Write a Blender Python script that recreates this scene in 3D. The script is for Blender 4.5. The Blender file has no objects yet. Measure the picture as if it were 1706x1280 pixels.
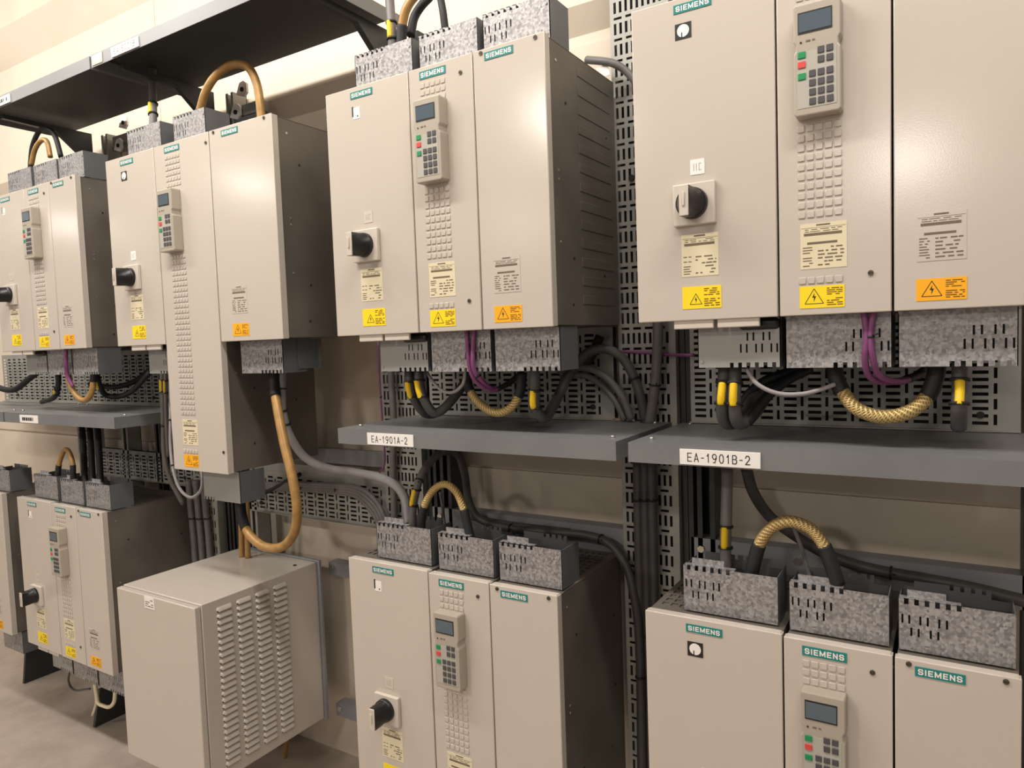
import bpy, bmesh, math, random
from mathutils import Vector, Matrix
random.seed(4)
SC = bpy.context.scene
COL = SC.collection
# ------------------------------------------------------------------ camera
CAM = Vector((1.83818, -1.31011, 1.27443))
RT = Vector((0.85000563, 0.52558185, -0.03541397))
UP = Vector((-0.00211929, 0.07063947, 0.99749966))
FW = Vector((-0.52676934, 0.84780527, -0.06115781))
FPX = 1185.14
cd = bpy.data.cameras.new('camera'); cam = bpy.data.objects.new('camera', cd); COL.objects.link(cam)
cd.sensor_width = 36.0; cd.sensor_fit = 'HORIZONTAL'; cd.lens = 36.0 * FPX / 1706.0; cd.clip_start = .02
cam.matrix_world = Matrix(((RT.x, UP.x, -FW.x, CAM.x), (RT.y, UP.y, -FW.y, CAM.y), (RT.z, UP.z, -FW.z, CAM.z), (0, 0, 0, 1)))
SC.camera = cam
# ------------------------------------------------------------------ world and lamps
w = bpy.data.worlds.new('room_air'); SC.world = w; w.use_nodes = True
w.node_tree.nodes['Background'].inputs[0].default_value = (1.0, 0.93, 0.87, 1)
w.node_tree.nodes['Background'].inputs[1].default_value = 0.27
def lamp(loc, sx, sy, power, col=(1.0, 0.95, 0.885), rot=(0, 0, 0)):
    l = bpy.data.lights.new('ceiling_tube', 'AREA'); l.shape = 'RECTANGLE'; l.size = sx; l.size_y = sy
    l.energy = power; l.color = col
    o = bpy.data.objects.new('ceiling_tube', l); COL.objects.link(o); o.location = loc; o.rotation_euler = rot
for lx, pw in ((-3.4, 15), (-1.6, 28), (0.2, 34), (2.0, 27)):
    lamp((lx, -0.82, 3.0), 1.3, .16, pw, rot=(math.radians(34), 0, 0))
for lx, ly, sz, pw in ((-7.6, -3.5, .25, 26), (-4.1, -3.5, .25, 24), (-.6, -3.5, .34, 52), (2.9, -3.5, .34, 20), (-3.4, -7.6, .6, 35), (1.45, -6.8, .5, 120)):
    lamp((lx, ly, 2.92), sz, sz, pw, (1.0, 0.93, 0.84))
SC.view_settings.view_transform = 'Standard'; SC.view_settings.look = 'None'
SC.view_settings.gamma = 1.0; SC.view_settings.use_curve_mapping = False
SC.view_settings.exposure = 0.0
# ------------------------------------------------------------------ materials
def srgb(r, g, b):
    f = lambda c: (c / 255 / 12.92) if c / 255 <= .04045 else ((c / 255 + .055) / 1.055) ** 2.4
    return (f(r), f(g), f(b), 1)
MATS = {}
def mat(name, col, rough=.5, metal=0., vary=0., scale=6., bump=0., bscale=80., spec=.5, rvary=0., coat=0.):
    if name in MATS: return MATS[name]
    m = bpy.data.materials.new(name); m.use_nodes = True; nt = m.node_tree; N = nt.nodes; L = nt.links
    b = N['Principled BSDF']; b.inputs['Base Color'].default_value = col
    b.inputs['Roughness'].default_value = rough; b.inputs['Metallic'].default_value = metal
    b.inputs['Specular IOR Level'].default_value = spec; b.inputs['Coat Weight'].default_value = coat
    tc = N.new('ShaderNodeTexCoord')
    if vary or rvary:
        n = N.new('ShaderNodeTexNoise'); n.inputs['Scale'].default_value = scale; n.inputs['Detail'].default_value = 6
        L.new(tc.outputs['Object'], n.inputs['Vector'])
        if vary:
            r = N.new('ShaderNodeValToRGB'); r.color_ramp.elements[0].position = .3; r.color_ramp.elements[1].position = .7
            r.color_ramp.elements[0].color = tuple(c * (1 - vary) for c in col[:3]) + (1,)
            r.color_ramp.elements[1].color = tuple(min(1, c * (1 + vary)) for c in col[:3]) + (1,)
            L.new(n.outputs['Fac'], r.inputs['Fac']); L.new(r.outputs['Color'], b.inputs['Base Color'])
        if rvary:
            mr = N.new('ShaderNodeMapRange'); mr.inputs['To Min'].default_value = rough - rvary; mr.inputs['To Max'].default_value = rough + rvary
            L.new(n.outputs['Fac'], mr.inputs['Value']); L.new(mr.outputs['Result'], b.inputs['Roughness'])
    if bump:
        n2 = N.new('ShaderNodeTexNoise'); n2.inputs['Scale'].default_value = bscale; n2.inputs['Detail'].default_value = 3
        L.new(tc.outputs['Object'], n2.inputs['Vector'])
        bp = N.new('ShaderNodeBump'); bp.inputs['Strength'].default_value = bump; bp.inputs['Distance'].default_value = .002
        L.new(n2.outputs['Fac'], bp.inputs['Height']); L.new(bp.outputs['Normal'], b.inputs['Normal'])
    MATS[name] = m; return m
def galvanised(name, lo, hi):
    m = bpy.data.materials.new(name); m.use_nodes = True; nt = m.node_tree; N = nt.nodes; L = nt.links
    b = N['Principled BSDF']; b.inputs['Metallic'].default_value = .55; b.inputs['Roughness'].default_value = .45
    tc = N.new('ShaderNodeTexCoord'); v = N.new('ShaderNodeTexVoronoi'); v.inputs['Scale'].default_value = 210
    L.new(tc.outputs['Object'], v.inputs['Vector'])
    n = N.new('ShaderNodeTexNoise'); n.inputs['Scale'].default_value = 130; n.inputs['Detail'].default_value = 4
    L.new(tc.outputs['Object'], n.inputs['Vector'])
    mx = N.new('ShaderNodeMath'); mx.operation = 'ADD'; sp = N.new('ShaderNodeSeparateColor'); L.new(v.outputs['Color'], sp.inputs['Color'])
    sc_ = N.new('ShaderNodeMath'); sc_.operation = 'MULTIPLY'; sc_.inputs[1].default_value = .55; L.new(sp.outputs[0], sc_.inputs[0])
    s2 = N.new('ShaderNodeMath'); s2.operation = 'MULTIPLY'; s2.inputs[1].default_value = .45; L.new(n.outputs['Fac'], s2.inputs[0])
    L.new(sc_.outputs[0], mx.inputs[0]); L.new(s2.outputs[0], mx.inputs[1])
    r = N.new('ShaderNodeValToRGB'); r.color_ramp.elements[0].position = .2; r.color_ramp.elements[1].position = .8
    r.color_ramp.elements[0].color = lo; r.color_ramp.elements[1].color = hi
    L.new(mx.outputs[0], r.inputs['Fac']); L.new(r.outputs['Color'], b.inputs['Base Color'])
    mr = N.new('ShaderNodeMapRange'); mr.inputs['To Min'].default_value = .33; mr.inputs['To Max'].default_value = .6
    L.new(mx.outputs[0], mr.inputs['Value']); L.new(mr.outputs['Result'], b.inputs['Roughness'])
    MATS[name] = m; return m
def braid(name, lo, hi):
    m = bpy.data.materials.new(name); m.use_nodes = True; nt = m.node_tree; N = nt.nodes; L = nt.links
    b = N['Principled BSDF']; b.inputs['Metallic'].default_value = .5; b.inputs['Roughness'].default_value = .4
    uv = N.new('ShaderNodeUVMap'); hs = []
    for a in (1, -1):
        mp = N.new('ShaderNodeMapping'); mp.inputs['Rotation'].default_value = (0, 0, a * math.radians(28))
        L.new(uv.outputs['UV'], mp.inputs['Vector'])
        wv = N.new('ShaderNodeTexWave'); wv.inputs['Scale'].default_value = 3.0 if a > 0 else 1.6; wv.bands_direction = 'Y'
        wv.inputs['Distortion'].default_value = .4
        L.new(mp.outputs['Vector'], wv.inputs['Vector']); hs.append(wv)
    mx = N.new('ShaderNodeMath'); mx.operation = 'MAXIMUM'; L.new(hs[0].outputs['Fac'], mx.inputs[0]); L.new(hs[1].outputs['Fac'], mx.inputs[1])
    r = N.new('ShaderNodeValToRGB'); r.color_ramp.elements[0].color = lo; r.color_ramp.elements[1].color = hi
    L.new(mx.outputs[0], r.inputs['Fac']); L.new(r.outputs['Color'], b.inputs['Base Color'])
    bp = N.new('ShaderNodeBump'); bp.inputs['Strength'].default_value = .8; bp.inputs['Distance'].default_value = .002
    L.new(mx.outputs[0], bp.inputs['Height']); L.new(bp.outputs['Normal'], b.inputs['Normal'])
    MATS[name] = m; return m
BEIGE = mat('beige_door_paint', srgb(198, 189, 178), .17, 0, .02, 3, .03, 400, .5, .025)
PANEL = mat('light_beige_plastic', srgb(205, 196, 184), .4, 0, .02, 20)
KEYPAD = mat('keypad_plastic', srgb(172, 163, 149), .42)
KEYFACE = mat('keypad_face_foil', srgb(176, 172, 162), .5)
DARKSIDE = mat('dusty_zinc_side', srgb(112, 105, 97), .46, .2, .2, 5, .12, 60, .5, .1)
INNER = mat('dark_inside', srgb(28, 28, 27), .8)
GALV = galvanised('galvanised_sheet', srgb(128, 126, 127), srgb(184, 181, 181))
GALVPLAIN = mat('plain_zinc_sheet', srgb(160, 160, 157), .45, .35, .06, 8, .04, 200)
GUARDSIDE = mat('guard_side_zinc', srgb(112, 114, 117), .45, .35, .08, 10)
RACKGREY = mat('rack_zinc', srgb(158, 157, 150), .5, .2, .08, 14)
POST = mat('dark_rack_steel', srgb(62, 64, 64), .45, .4, .1, 10)
SHELF = mat('grey_shelf_paint', srgb(120, 121, 122), .42, .1, .1, 5, .06, 250, .5, .08)
BLACK = mat('black_plastic', srgb(20, 20, 21), .32)
RUBBER = mat('black_sleeve', srgb(26, 27, 30), .6, 0, .15, 60)
CABGREY = mat('grey_cable', srgb(108, 104, 102), .5, 0, .1, 30)
CABLIGHT = mat('light_grey_cable', srgb(150, 146, 146), .5, 0, .06, 30)
CABDARK = mat('charcoal_cable', srgb(74, 72, 71), .5, 0, .12, 30)
PURPLE = mat('purple_cable', srgb(128, 70, 116), .45, 0, .1, 30)
GOLD = braid('braided_gold_sheath', srgb(150, 122, 72), srgb(218, 190, 130))
GOLDPLAIN = mat('amber_sheath', srgb(168, 130, 76), .4, .15, .18, 40)
YELLOW = mat('yellow_marker', srgb(236, 196, 20), .5)
ORANGE = mat('orange_label', srgb(250, 176, 16), .5)
LEMON = mat('yellow_label', srgb(250, 218, 24), .5)
WHITE = mat('white_label', srgb(242, 236, 230), .45)
CREAM = mat('cream_plate', srgb(224, 212, 180), .5)
INK = mat('black_ink', srgb(30, 28, 26), .6)
SOFTINK = mat('faded_ink', srgb(112, 98, 80), .6)
WARNINK = mat('brown_ink', srgb(120, 84, 14), .6)
TEAL = mat('teal_enamel', srgb(24, 128, 124), .4)
LCD = mat('lcd_glass', srgb(84, 98, 108), .12, 0, 0, 6, 0, 80, .8)
GREENK = mat('green_key', srgb(20, 140, 84), .5)
REDK = mat('red_key', srgb(214, 74, 66), .5)
DARKK = mat('grey_key', srgb(76, 74, 78), .5)
SCREW = mat('dull_screw', srgb(92, 84, 72), .45, .6)
BRIGHT = mat('bright_steel', srgb(205, 200, 190), .25, .8)
BLUERAIL = mat('grey_mounting_rail', srgb(146, 148, 152), .45, .3, .06, 8)
SIGNWHITE = mat('white_name_plate', srgb(240, 236, 232), .4)
def wall_mat():
    m = bpy.data.materials.new('painted_wall'); m.use_nodes = True; N = m.node_tree.nodes; L = m.node_tree.links
    b = N['Principled BSDF']; b.inputs['Roughness'].default_value = .55
    tc = N.new('ShaderNodeTexCoord'); n = N.new('ShaderNodeTexNoise'); n.inputs['Scale'].default_value = 2.2; n.inputs['Detail'].default_value = 8
    L.new(tc.outputs['Object'], n.inputs['Vector'])
    r = N.new('ShaderNodeValToRGB'); r.color_ramp.elements[0].position = .25; r.color_ramp.elements[1].position = .6
    r.color_ramp.elements[0].color = srgb(214, 200, 180); r.color_ramp.elements[1].color = srgb(226, 213, 196)
    L.new(n.outputs['Fac'], r.inputs['Fac']); L.new(r.outputs['Color'], b.inputs['Base Color']); return m
def floor_mat():
    m = bpy.data.materials.new('grey_concrete_floor'); m.use_nodes = True; N = m.node_tree.nodes; L = m.node_tree.links
    b = N['Principled BSDF']; b.inputs['Roughness'].default_value = .6
    tc = N.new('ShaderNodeTexCoord'); n = N.new('ShaderNodeTexNoise'); n.inputs['Scale'].default_value = 3; n.inputs['Detail'].default_value = 10
    n.inputs['Roughness'].default_value = .7
    L.new(tc.outputs['Object'], n.inputs['Vector'])
    r = N.new('ShaderNodeValToRGB'); r.color_ramp.elements[0].position = .3; r.color_ramp.elements[1].position = .65
    r.color_ramp.elements[0].color = srgb(150, 138, 127); r.color_ramp.elements[1].color = srgb(182, 169, 158)
    L.new(n.outputs['Fac'], r.inputs['Fac']); L.new(r.outputs['Color'], b.inputs['Base Color'])
    return m
# ------------------------------------------------------------------ mesh collector
class MB:
    def __init__(s): s.bm = bmesh.new(); s.m = []; s.uv = None
    def mi(s, m):
        if m not in s.m: s.m.append(m)
        return s.m.index(m)
    def box(s, x0, x1, y0, y1, z0, z1, m, bev=0., seg=2):
        vs = [s.bm.verts.new((x, y, z)) for x in (x0, x1) for y in (y0, y1) for z in (z0, z1)]
        fs = [s.bm.faces.new([vs[i] for i in q]) for q in ((0, 1, 3, 2), (4, 6, 7, 5), (0, 4, 5, 1), (2, 3, 7, 6), (0, 2, 6, 4), (1, 5, 7, 3))]
        k = s.mi(m)
        for f in fs: f.material_index = k
        if bev:
            es = list({e for f in fs for e in f.edges})
            r = bmesh.ops.bevel(s.bm, geom=es, offset=bev, segments=seg, affect='EDGES', profile=.5)
            for f in r['faces']: f.material_index = k; f.smooth = True
        return s
    def prism(s, pts, y0, y1, m, axis='y'):
        """outline in (x,z) extruded in y, or in (y,z) extruded in x"""
        f_ = (lambda a, b, d: (a, d, b)) if axis == 'y' else ((lambda a, b, d: (d, a, b)) if axis == 'x' else (lambda a, b, d: (a, b, d)))
        A = [s.bm.verts.new(f_(a, b, y0)) for a, b in pts]; B = [s.bm.verts.new(f_(a, b, y1)) for a, b in pts]
        k = s.mi(m); n = len(pts); fs = [s.bm.faces.new(A), s.bm.faces.new(B[::-1])]
        for i in range(n): fs.append(s.bm.faces.new((A[i], B[i], B[(i + 1) % n], A[(i + 1) % n])))
        for f in fs: f.material_index = k
        bmesh.ops.recalc_face_normals(s.bm, faces=fs)
        return s
    def disc(s, c, r, d, axis, m, n=16, r2=None):
        """cylinder from c along axis vector d*axis"""
        ax = Vector(axis).normalized(); t = ax.orthogonal().normalized(); u = ax.cross(t); c = Vector(c); r2 = r if r2 is None else r2
        A = [s.bm.verts.new(c + (t * math.cos(a) + u * math.sin(a)) * r) for a in [2 * math.pi * i / n for i in range(n)]]
        B = [s.bm.verts.new(c + ax * d + (t * math.cos(a) + u * math.sin(a)) * r2) for a in [2 * math.pi * i / n for i in range(n)]]
        k = s.mi(m); fs = [s.bm.faces.new(A[::-1]), s.bm.faces.new(B)]
        for i in range(n):
            f = s.bm.faces.new((A[i], A[(i + 1) % n], B[(i + 1) % n], B[i])); f.smooth = True; fs.append(f)
        for f in fs: f.material_index = k
        return s
    def plate(s, x0, x1, z0, z1, holes, y, t, m, horiz=False):
        """sheet in the XZ plane (or XY when horiz) pierced by rectangular holes"""
        cuts = sorted({z0, z1} | {max(z0, min(z1, h[2])) for h in holes} | {max(z0, min(z1, h[3])) for h in holes})
        for a, b in zip(cuts[:-1], cuts[1:]):
            if b - a < 1e-5: continue
            hs = sorted((h[0], h[1]) for h in holes if h[2] < b - 1e-6 and h[3] > a + 1e-6)
            x = x0
            for (p, q) in hs + [(x1, x1)]:
                if p - x > 1e-5:
                    if horiz: s.box(x, min(p, x1), a, b, y, y + t, m)
                    else: s.box(x, min(p, x1), y, y + t, a, b, m)
                x = max(x, q)
        return s
    def tube(s, pts, r, m, n=12, cap=True, sector=None, r_in=None):
        P = [Vector(p) for p in pts]; k = s.mi(m); uvl = s.bm.loops.layers.uv.verify()
        T = [((P[min(i + 1, len(P) - 1)] - P[max(i - 1, 0)]).normalized()) for i in range(len(P))]
        nrm = T[0].orthogonal().normalized(); rings = []; L_ = [0.]
        for i in range(len(P)):
            nrm = (nrm - T[i] * nrm.dot(T[i])).normalized(); b = T[i].cross(nrm)
            rings.append([s.bm.verts.new(P[i] + (nrm * math.cos(2 * math.pi * j / n) + b * math.sin(2 * math.pi * j / n)) * r) for j in range(n)])
            if i: L_.append(L_[-1] + (P[i] - P[i - 1]).length)
        for i in range(len(P) - 1):
            for j in range(n):
                f = s.bm.faces.new((rings[i][j], rings[i][(j + 1) % n], rings[i + 1][(j + 1) % n], rings[i + 1][j])); f.smooth = True; f.material_index = k
                q = 1 / (2 * math.pi * r) * 2
                for lp, (a, v) in zip(f.loops, ((j, L_[i]), (j + 1, L_[i]), (j + 1, L_[i + 1]), (j, L_[i + 1]))): lp[uvl].uv = (2 * a / n, v * q)
        if cap:
            for rg, fl in ((rings[0], True), (rings[-1], False)):
                f = s.bm.faces.new(rg[::-1] if fl else rg); f.material_index = k
        return s
    def mesh(s, name):
        me = bpy.data.meshes.new(name); bmesh.ops.recalc_face_normals(s.bm, faces=s.bm.faces[:]) if False else None
        s.bm.to_mesh(me); s.bm.free()
        for m in s.m: me.materials.append(m)
        return me
    def build(s, name, parent=None, loc=None):
        o = bpy.data.objects.new(name, s.mesh(name)); COL.objects.link(o)
        if parent is not None: o.parent = parent
        if loc is not None: o.location = loc
        return o
def tag(o, label=None, cat=None, group=None, kind=None):
    if label: o['label'] = label
    if cat: o['category'] = cat
    if group: o['group'] = group
    if kind: o['kind'] = kind
    return o
def thing(name, loc=(0, 0, 0)):
    o = bpy.data.objects.new(name, None); COL.objects.link(o); o.location = loc; o.empty_display_size = .05; return o
KIDS = {}
def kids(o):
    return [c for c in bpy.data.objects if c.parent == o]
def copy_tree(o, parent=None):
    c = o.copy(); COL.objects.link(c)
    if parent is not None: c.parent = parent
    for ch in kids(o): copy_tree(ch, c)
    return c
# lettering: every character is a set of pen strokes on a 1 x 1 field
GL = {'S': [[(1, .82), (.8, 1), (.2, 1), (0, .84), (0, .66), (.2, .52), (.8, .48), (1, .34), (1, .16), (.8, 0), (.2, 0), (0, .18)]],
      'I': [[(.5, 0), (.5, 1)]], 'E': [[(1, 1), (0, 1), (0, 0), (1, 0)], [(0, .5), (.86, .5)]],
      'M': [[(0, 0), (0, 1), (.5, .12), (1, 1), (1, 0)]], 'N': [[(0, 0), (0, 1), (1, 0), (1, 1)]],
      'A': [[(0, 0), (.5, 1), (1, 0)], [(.2, .3), (.8, .3)]], '-': [[(.1, .48), (.9, .48)]], '1': [[(.2, .75), (.62, 1), (.62, 0)]],
      '9': [[(.95, .62), (.7, .42), (.3, .42), (.05, .62), (.05, .82), (.3, 1), (.7, 1), (.95, .82), (.95, .5), (.6, 0), (.25, 0)]],
      '0': [[(.3, 0), (.05, .25), (.05, .75), (.3, 1), (.7, 1), (.95, .75), (.95, .25), (.7, 0), (.3, 0)]],
      'B': [[(.05, 0), (.05, 1), (.7, 1), (.92, .85), (.92, .67), (.7, .53), (.05, .53)], [(.7, .53), (.98, .38), (.98, .15), (.75, 0), (.05, 0)]],
      '2': [[(.05, .75), (.25, 1), (.75, 1), (.95, .8), (.95, .62), (.05, 0), (1, 0)]], '5': [[(.92, 1), (.12, 1), (.08, .58), (.65, .6), (.95, .42), (.95, .18), (.7, 0), (.05, 0)]]}
GW = {'I': .34, 'M': 1.25, '-': .7, '1': .75, 'E': .95}
def lettering(mb, txt, x0, x1, z0, z1, y, m, pen=.13, gap=.38):
    tot = sum(GW.get(c, 1.) for c in txt) + gap * (len(txt) - 1); u = (x1 - x0) / tot; h = z1 - z0; t = pen * h; k = mb.mi(m); x = x0
    for c in txt:
        wd = GW.get(c, 1.) * u
        for st in GL[c]:
            P = [(x + t / 2 + a * (wd - t), z0 + t / 2 + b_ * (h - t)) for a, b_ in st]
            for q, (p, r_) in enumerate(zip(P[:-1], P[1:])):
                d = Vector((r_[0] - p[0], r_[1] - p[1])); d.normalize(); n_ = Vector((-d.y, d.x)) * t / 2; e = d * t / 2
                V = [mb.bm.verts.new((p[0] + sa * n_.x - (e.x), y, p[1] + sa * n_.y - e.y)) for sa in (1, -1)] + [mb.bm.verts.new((r_[0] + sa * n_.x + e.x, y, r_[1] + sa * n_.y + e.y)) for sa in (-1, 1)]
                f = mb.bm.faces.new(V); f.material_index = k
                y -= .000004
        x += wd + gap * u
# ------------------------------------------------------------------ the setting
def struct(mb, name): return tag(mb.build(name), kind='structure')
WALL = wall_mat(); FLOORZ = -.236
WY = .50
b = MB()
X0, X1 = -9.0, 4.2
b.box(X0, X1, WY + .015, WY + .3, FLOORZ, .655, WALL)                 # lower strip, set back a little
b.box(X0, X1, WY, WY + .3, .66, .882, WALL)
b.box(X0, X1, WY, WY + .3, .892, 2.07, WALL)
b.box(X0, X1, WY + .012, WY + .3, .882, .892, WALL)
b.box(X0, X1, WY + .012, WY + .3, .655, .66, WALL)
b.prism([(WY + .008, 2.07), (WY + .008, 2.10), (WY - .03, 2.165), (WY - .03, 2.70), (WY - .10, 2.84), (WY - .10, 3.1), (WY + .3, 3.1), (WY + .3, 2.07)], X0, -.905, WALL, 'x')
b.prism([(WY + .008, 2.07), (WY + .008, 2.10), (WY - .03, 2.165), (WY - .03, 2.70), (WY - .10, 2.84), (WY - .10, 3.1), (WY + .3, 3.1), (WY + .3, 2.07)], -.902, X1, WALL, 'x')
struct(b, 'wall_back')
b = MB(); b.box(X0, X1, -9, WY + .3, FLOORZ - .05, FLOORZ, floor_mat()); struct(b, 'floor')
b = MB(); b.box(X0, X1, -9, WY + .3, 3.1, 3.15, mat('white_ceiling', srgb(225, 215, 198), .8, 0, .03)); struct(b, 'ceiling')
# ------------------------------------------------------------------ drive cabinets
GUARD_TOP_SLOTS = [(a, a + .0032, .047, .063) for a in (.004, .0145, .031, .042, .059, .070)] + [(a, a + .0032, .026, .041) for a in (.0175, .0285, .0465, .0575)]
def notches(z0, z1, x0=.008, n=6, p=.0155, wd=.007): return [(x0 + i * p, x0 + i * p + wd, z0, z1) for i in range(n)]
def guard_mesh(x0, x1, h, top, m=GALV):
    """open galvanised terminal guard: pierced front sheet with a toothed edge, two side sheets, one dark block for the terminals, added to blacken the slots"""
    mb = MB(); W_ = x1 - x0
    holes = [(a, c, d * h / .09, e * h / .09) for a, c, d, e in GUARD_TOP_SLOTS] + notches(h - .009, h)
    if not top:   # turned upside down: slots towards the right, teeth hang down
        holes = [(W_ - c, W_ - a, h - e, h - d) for a, c, d, e in holes]
    H = [(x0 + a, x0 + c, d, e) for a, c, d, e in holes]
    z = 0. if top else -h
    H = [(a, c, d + z, e + z) for a, c, d, e in H]
    y = .038
    mb.plate(x0, x1, z, z + h, H, y, .0015, m)
    mb.box(x0, x0 + .0015, y, y + .085, z, z + h * .96, GUARDSIDE); mb.box(x1 - .0015, x1, y, y + .085, z, z + h, GUARDSIDE)
    mb.box(x0 + .003, x1 - .003, y + .006, y + .03, z + h * (.04 if top else .25), z + h * (.75 if top else .96), INNER)  # dark block added behind the slots, shade put into its colour
    if top:
        lip = [(a, c, y, y + .009) for a, c, d, e in H if e > z + h - .001]
        mb.plate(x0, x0 + W_ * .55, y, y + .02, lip, z + h - .0015, .0015, m, horiz=True)
        mb.box(x0 + .0015, x1 - .0015, y + .082, y + .0835, z, z + h * .9, GUARDSIDE)
        mb.plate(x0 + .02, x1 - .03, z + h * .9, z + h * 1.08, notches(z + h * .98, z + h * 1.08, x0 + W_ * .45, 4, .016, .006), y + .0835, .0015, GUARDSIDE)
        mb.box(x0 + .012, x0 + W_ * .42, y + .02, y + .0215, z + h - .002, z + h + .011, m)
    for sx, sz in ((x1 - .008, z + .01), (x1 - .008, z + h - .018)) if top else ((x0 + .008, z + .012), (x0 + .008, z + h - .012)):
        mb.disc((sx, y, sz), .003, -.0018, (0, 1, 0), GALVPLAIN, 10)
    return mb
def text_bars(mb, x0, x1, z0, z1, rows, y, m, seed, th=.45):
    rnd = random.Random(seed); p = (z1 - z0) / rows
    for i in range(rows):
        z = z1 - (i + .5) * p; a = x0; 
        while a < x1 - .002:
            q = min(x1, a + rnd.uniform(.004, .016)); 
            if rnd.random() < .8: mb.box(a, q, y - .0002, y, z - p * th / 2, z + p * th / 2, m)
            a = q + rnd.uniform(.0012, .006)
def rating_plate(par, x0, x1, z0, z1, m, seed, strong=True):
    mb = MB(); Y = -.0006; mb.box(x0, x1, Y, .0, z0, z1, m); ink = SOFTINK; h = z1 - z0; w_ = x1 - x0
    mb.box(x0 + w_ * .35, x0 + w_ * .65, Y - .0002, Y, z1 - h * .06, z1 - h * .025, ink)
    mb.box(x0 + w_ * .02, x1 - w_ * .02, Y - .0002, Y, z1 - h * .1, z1 - h * .093, ink)
    mb.box(x0 + w_ * .08, x1 - w_ * .1, Y - .0002, Y, z1 - h * .27, z1 - h * .21, ink)
    text_bars(mb, x0 + w_ * .1, x1 - w_ * .1, z1 - h * .2, z1 - h * .11, 2, Y, ink, seed, .35)
    if strong: mb.box(x0 + w_ * .15, x1 - w_ * .2, Y - .0002, Y, z1 - h * .46, z1 - h * .41, ink)
    text_bars(mb, x0 + w_ * .05, x0 + w_ * .27, z0 + h * .04, z1 - h * .5, 8, Y, ink, seed + 1, .4)
    text_bars(mb, x0 + w_ * .38, x1 - w_ * .06, z0 + h * .04, z1 - h * .5, 6, Y, ink, seed + 2, .4)
    o = mb.build('rating_plate', par); return o
def warning_label(par, x0, x1, z0, z1, m, seed, small=False):
    mb = MB(); Y = -.0007; mb.box(x0, x1, Y, .0, z0, z1, m, 0)
    h = z1 - z0; s_ = h * (.5 if small else .72); cx = x0 + h * .62; cz = z0 + h * .2
    t = .0011; A = (cx - s_ * .55, cz); B_ = (cx + s_ * .55, cz); C_ = (cx, cz + s_ * .95)
    for p, q in ((A, B_), (B_, C_), (C_, A)):
        d = Vector((q[0] - p[0], q[1] - p[1])).normalized(); n_ = Vector((-d.y, d.x)) * t / 2
        mb.prism([(p[0] - n_.x, p[1] - n_.y), (q[0] - n_.x, q[1] - n_.y), (q[0] + n_.x, q[1] + n_.y), (p[0] + n_.x, p[1] + n_.y)], Y - .0002, Y, INK)
    u = s_
    mb.prism([(cx + .02 * u, cz + .7 * u), (cx - .12 * u, cz + .38 * u), (cx - .01 * u, cz + .4 * u), (cx - .03 * u, cz + .1 * u), (cx + .12 * u, cz + .48 * u), (cx + .01 * u, cz + .46 * u)], Y - .0002, Y, INK)
    xa = cx + s_ * .75
    text_bars(mb, xa, x1 - .003, z0 + h * .56, z1 - h * .08, 4, Y, WARNINK, seed, .5)
    text_bars(mb, xa, x1 - .003, z0 + h * .08, z0 + h * .46, 4, Y, WARNINK, seed + 5, .5)
    return mb.build('warning_label', par)
def logo(par, x0, x1, z0, z1):
    mb = MB(); mb.box(x0, x1, -.0012, 0, z0, z1, TEAL); h = z1 - z0
    lettering(mb, 'SIEMENS', x0 + .0045, x1 - .0045, z0 + h * .2, z1 - h * .2, -.0014, WHITE, .2, .27)
    return mb.build('logo_plate', par)
def screw(par, x, z, r=.0045):
    mb = MB(); mb.disc((x, 0, z), r, -.002, (0, 1, 0), SCREW, 12); mb.box(x - r * .7, x + r * .7, -.0024, -.002, z - .0006, z + .0006, INK); mb.build('cover_screw', par)
def embossed(par, x0, cols, zs, px=.0146, sz=.0116):
    runs = [[zs[0]]]
    for z in zs[1:]:
        if abs(runs[-1][-1] - z) < .03: runs[-1].append(z)
        else: runs.append([z])
    for run in runs:
        mb = MB()
        for z in run:
            for i in range(cols):
                a = x0 + i * px; mb.box(a, a + sz, -.0017, .0, z, z + sz, BEIGE, .0008, 1)
        mb.build('embossed_grid', par)
def rows_z(za, zb, p=.0163):
    o = []; z = za
    while z > zb: o.append(z); z -= p
    return o
def cover(par, w_, z0, z1):
    mb = MB(); mb.box(.0012, w_ - .0012, 0, .004, z0, z1, BEIGE, .0018, 2)
    mb.box(.0012, .0045, .003, .02, z0 + .002, z1 - .002, BEIGE); mb.box(w_ - .0045, w_ - .0012, .003, .02, z0 + .002, z1 - .002, BEIGE)
    mb.box(.0045, w_ - .0045, .003, .02, z0 + .0005, z0 + .004, BEIGE); mb.box(.0045, w_ - .0045, .003, .02, z1 - .004, z1 - .0005, BEIGE)
    return mb.build('front_cover', par)
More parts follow.
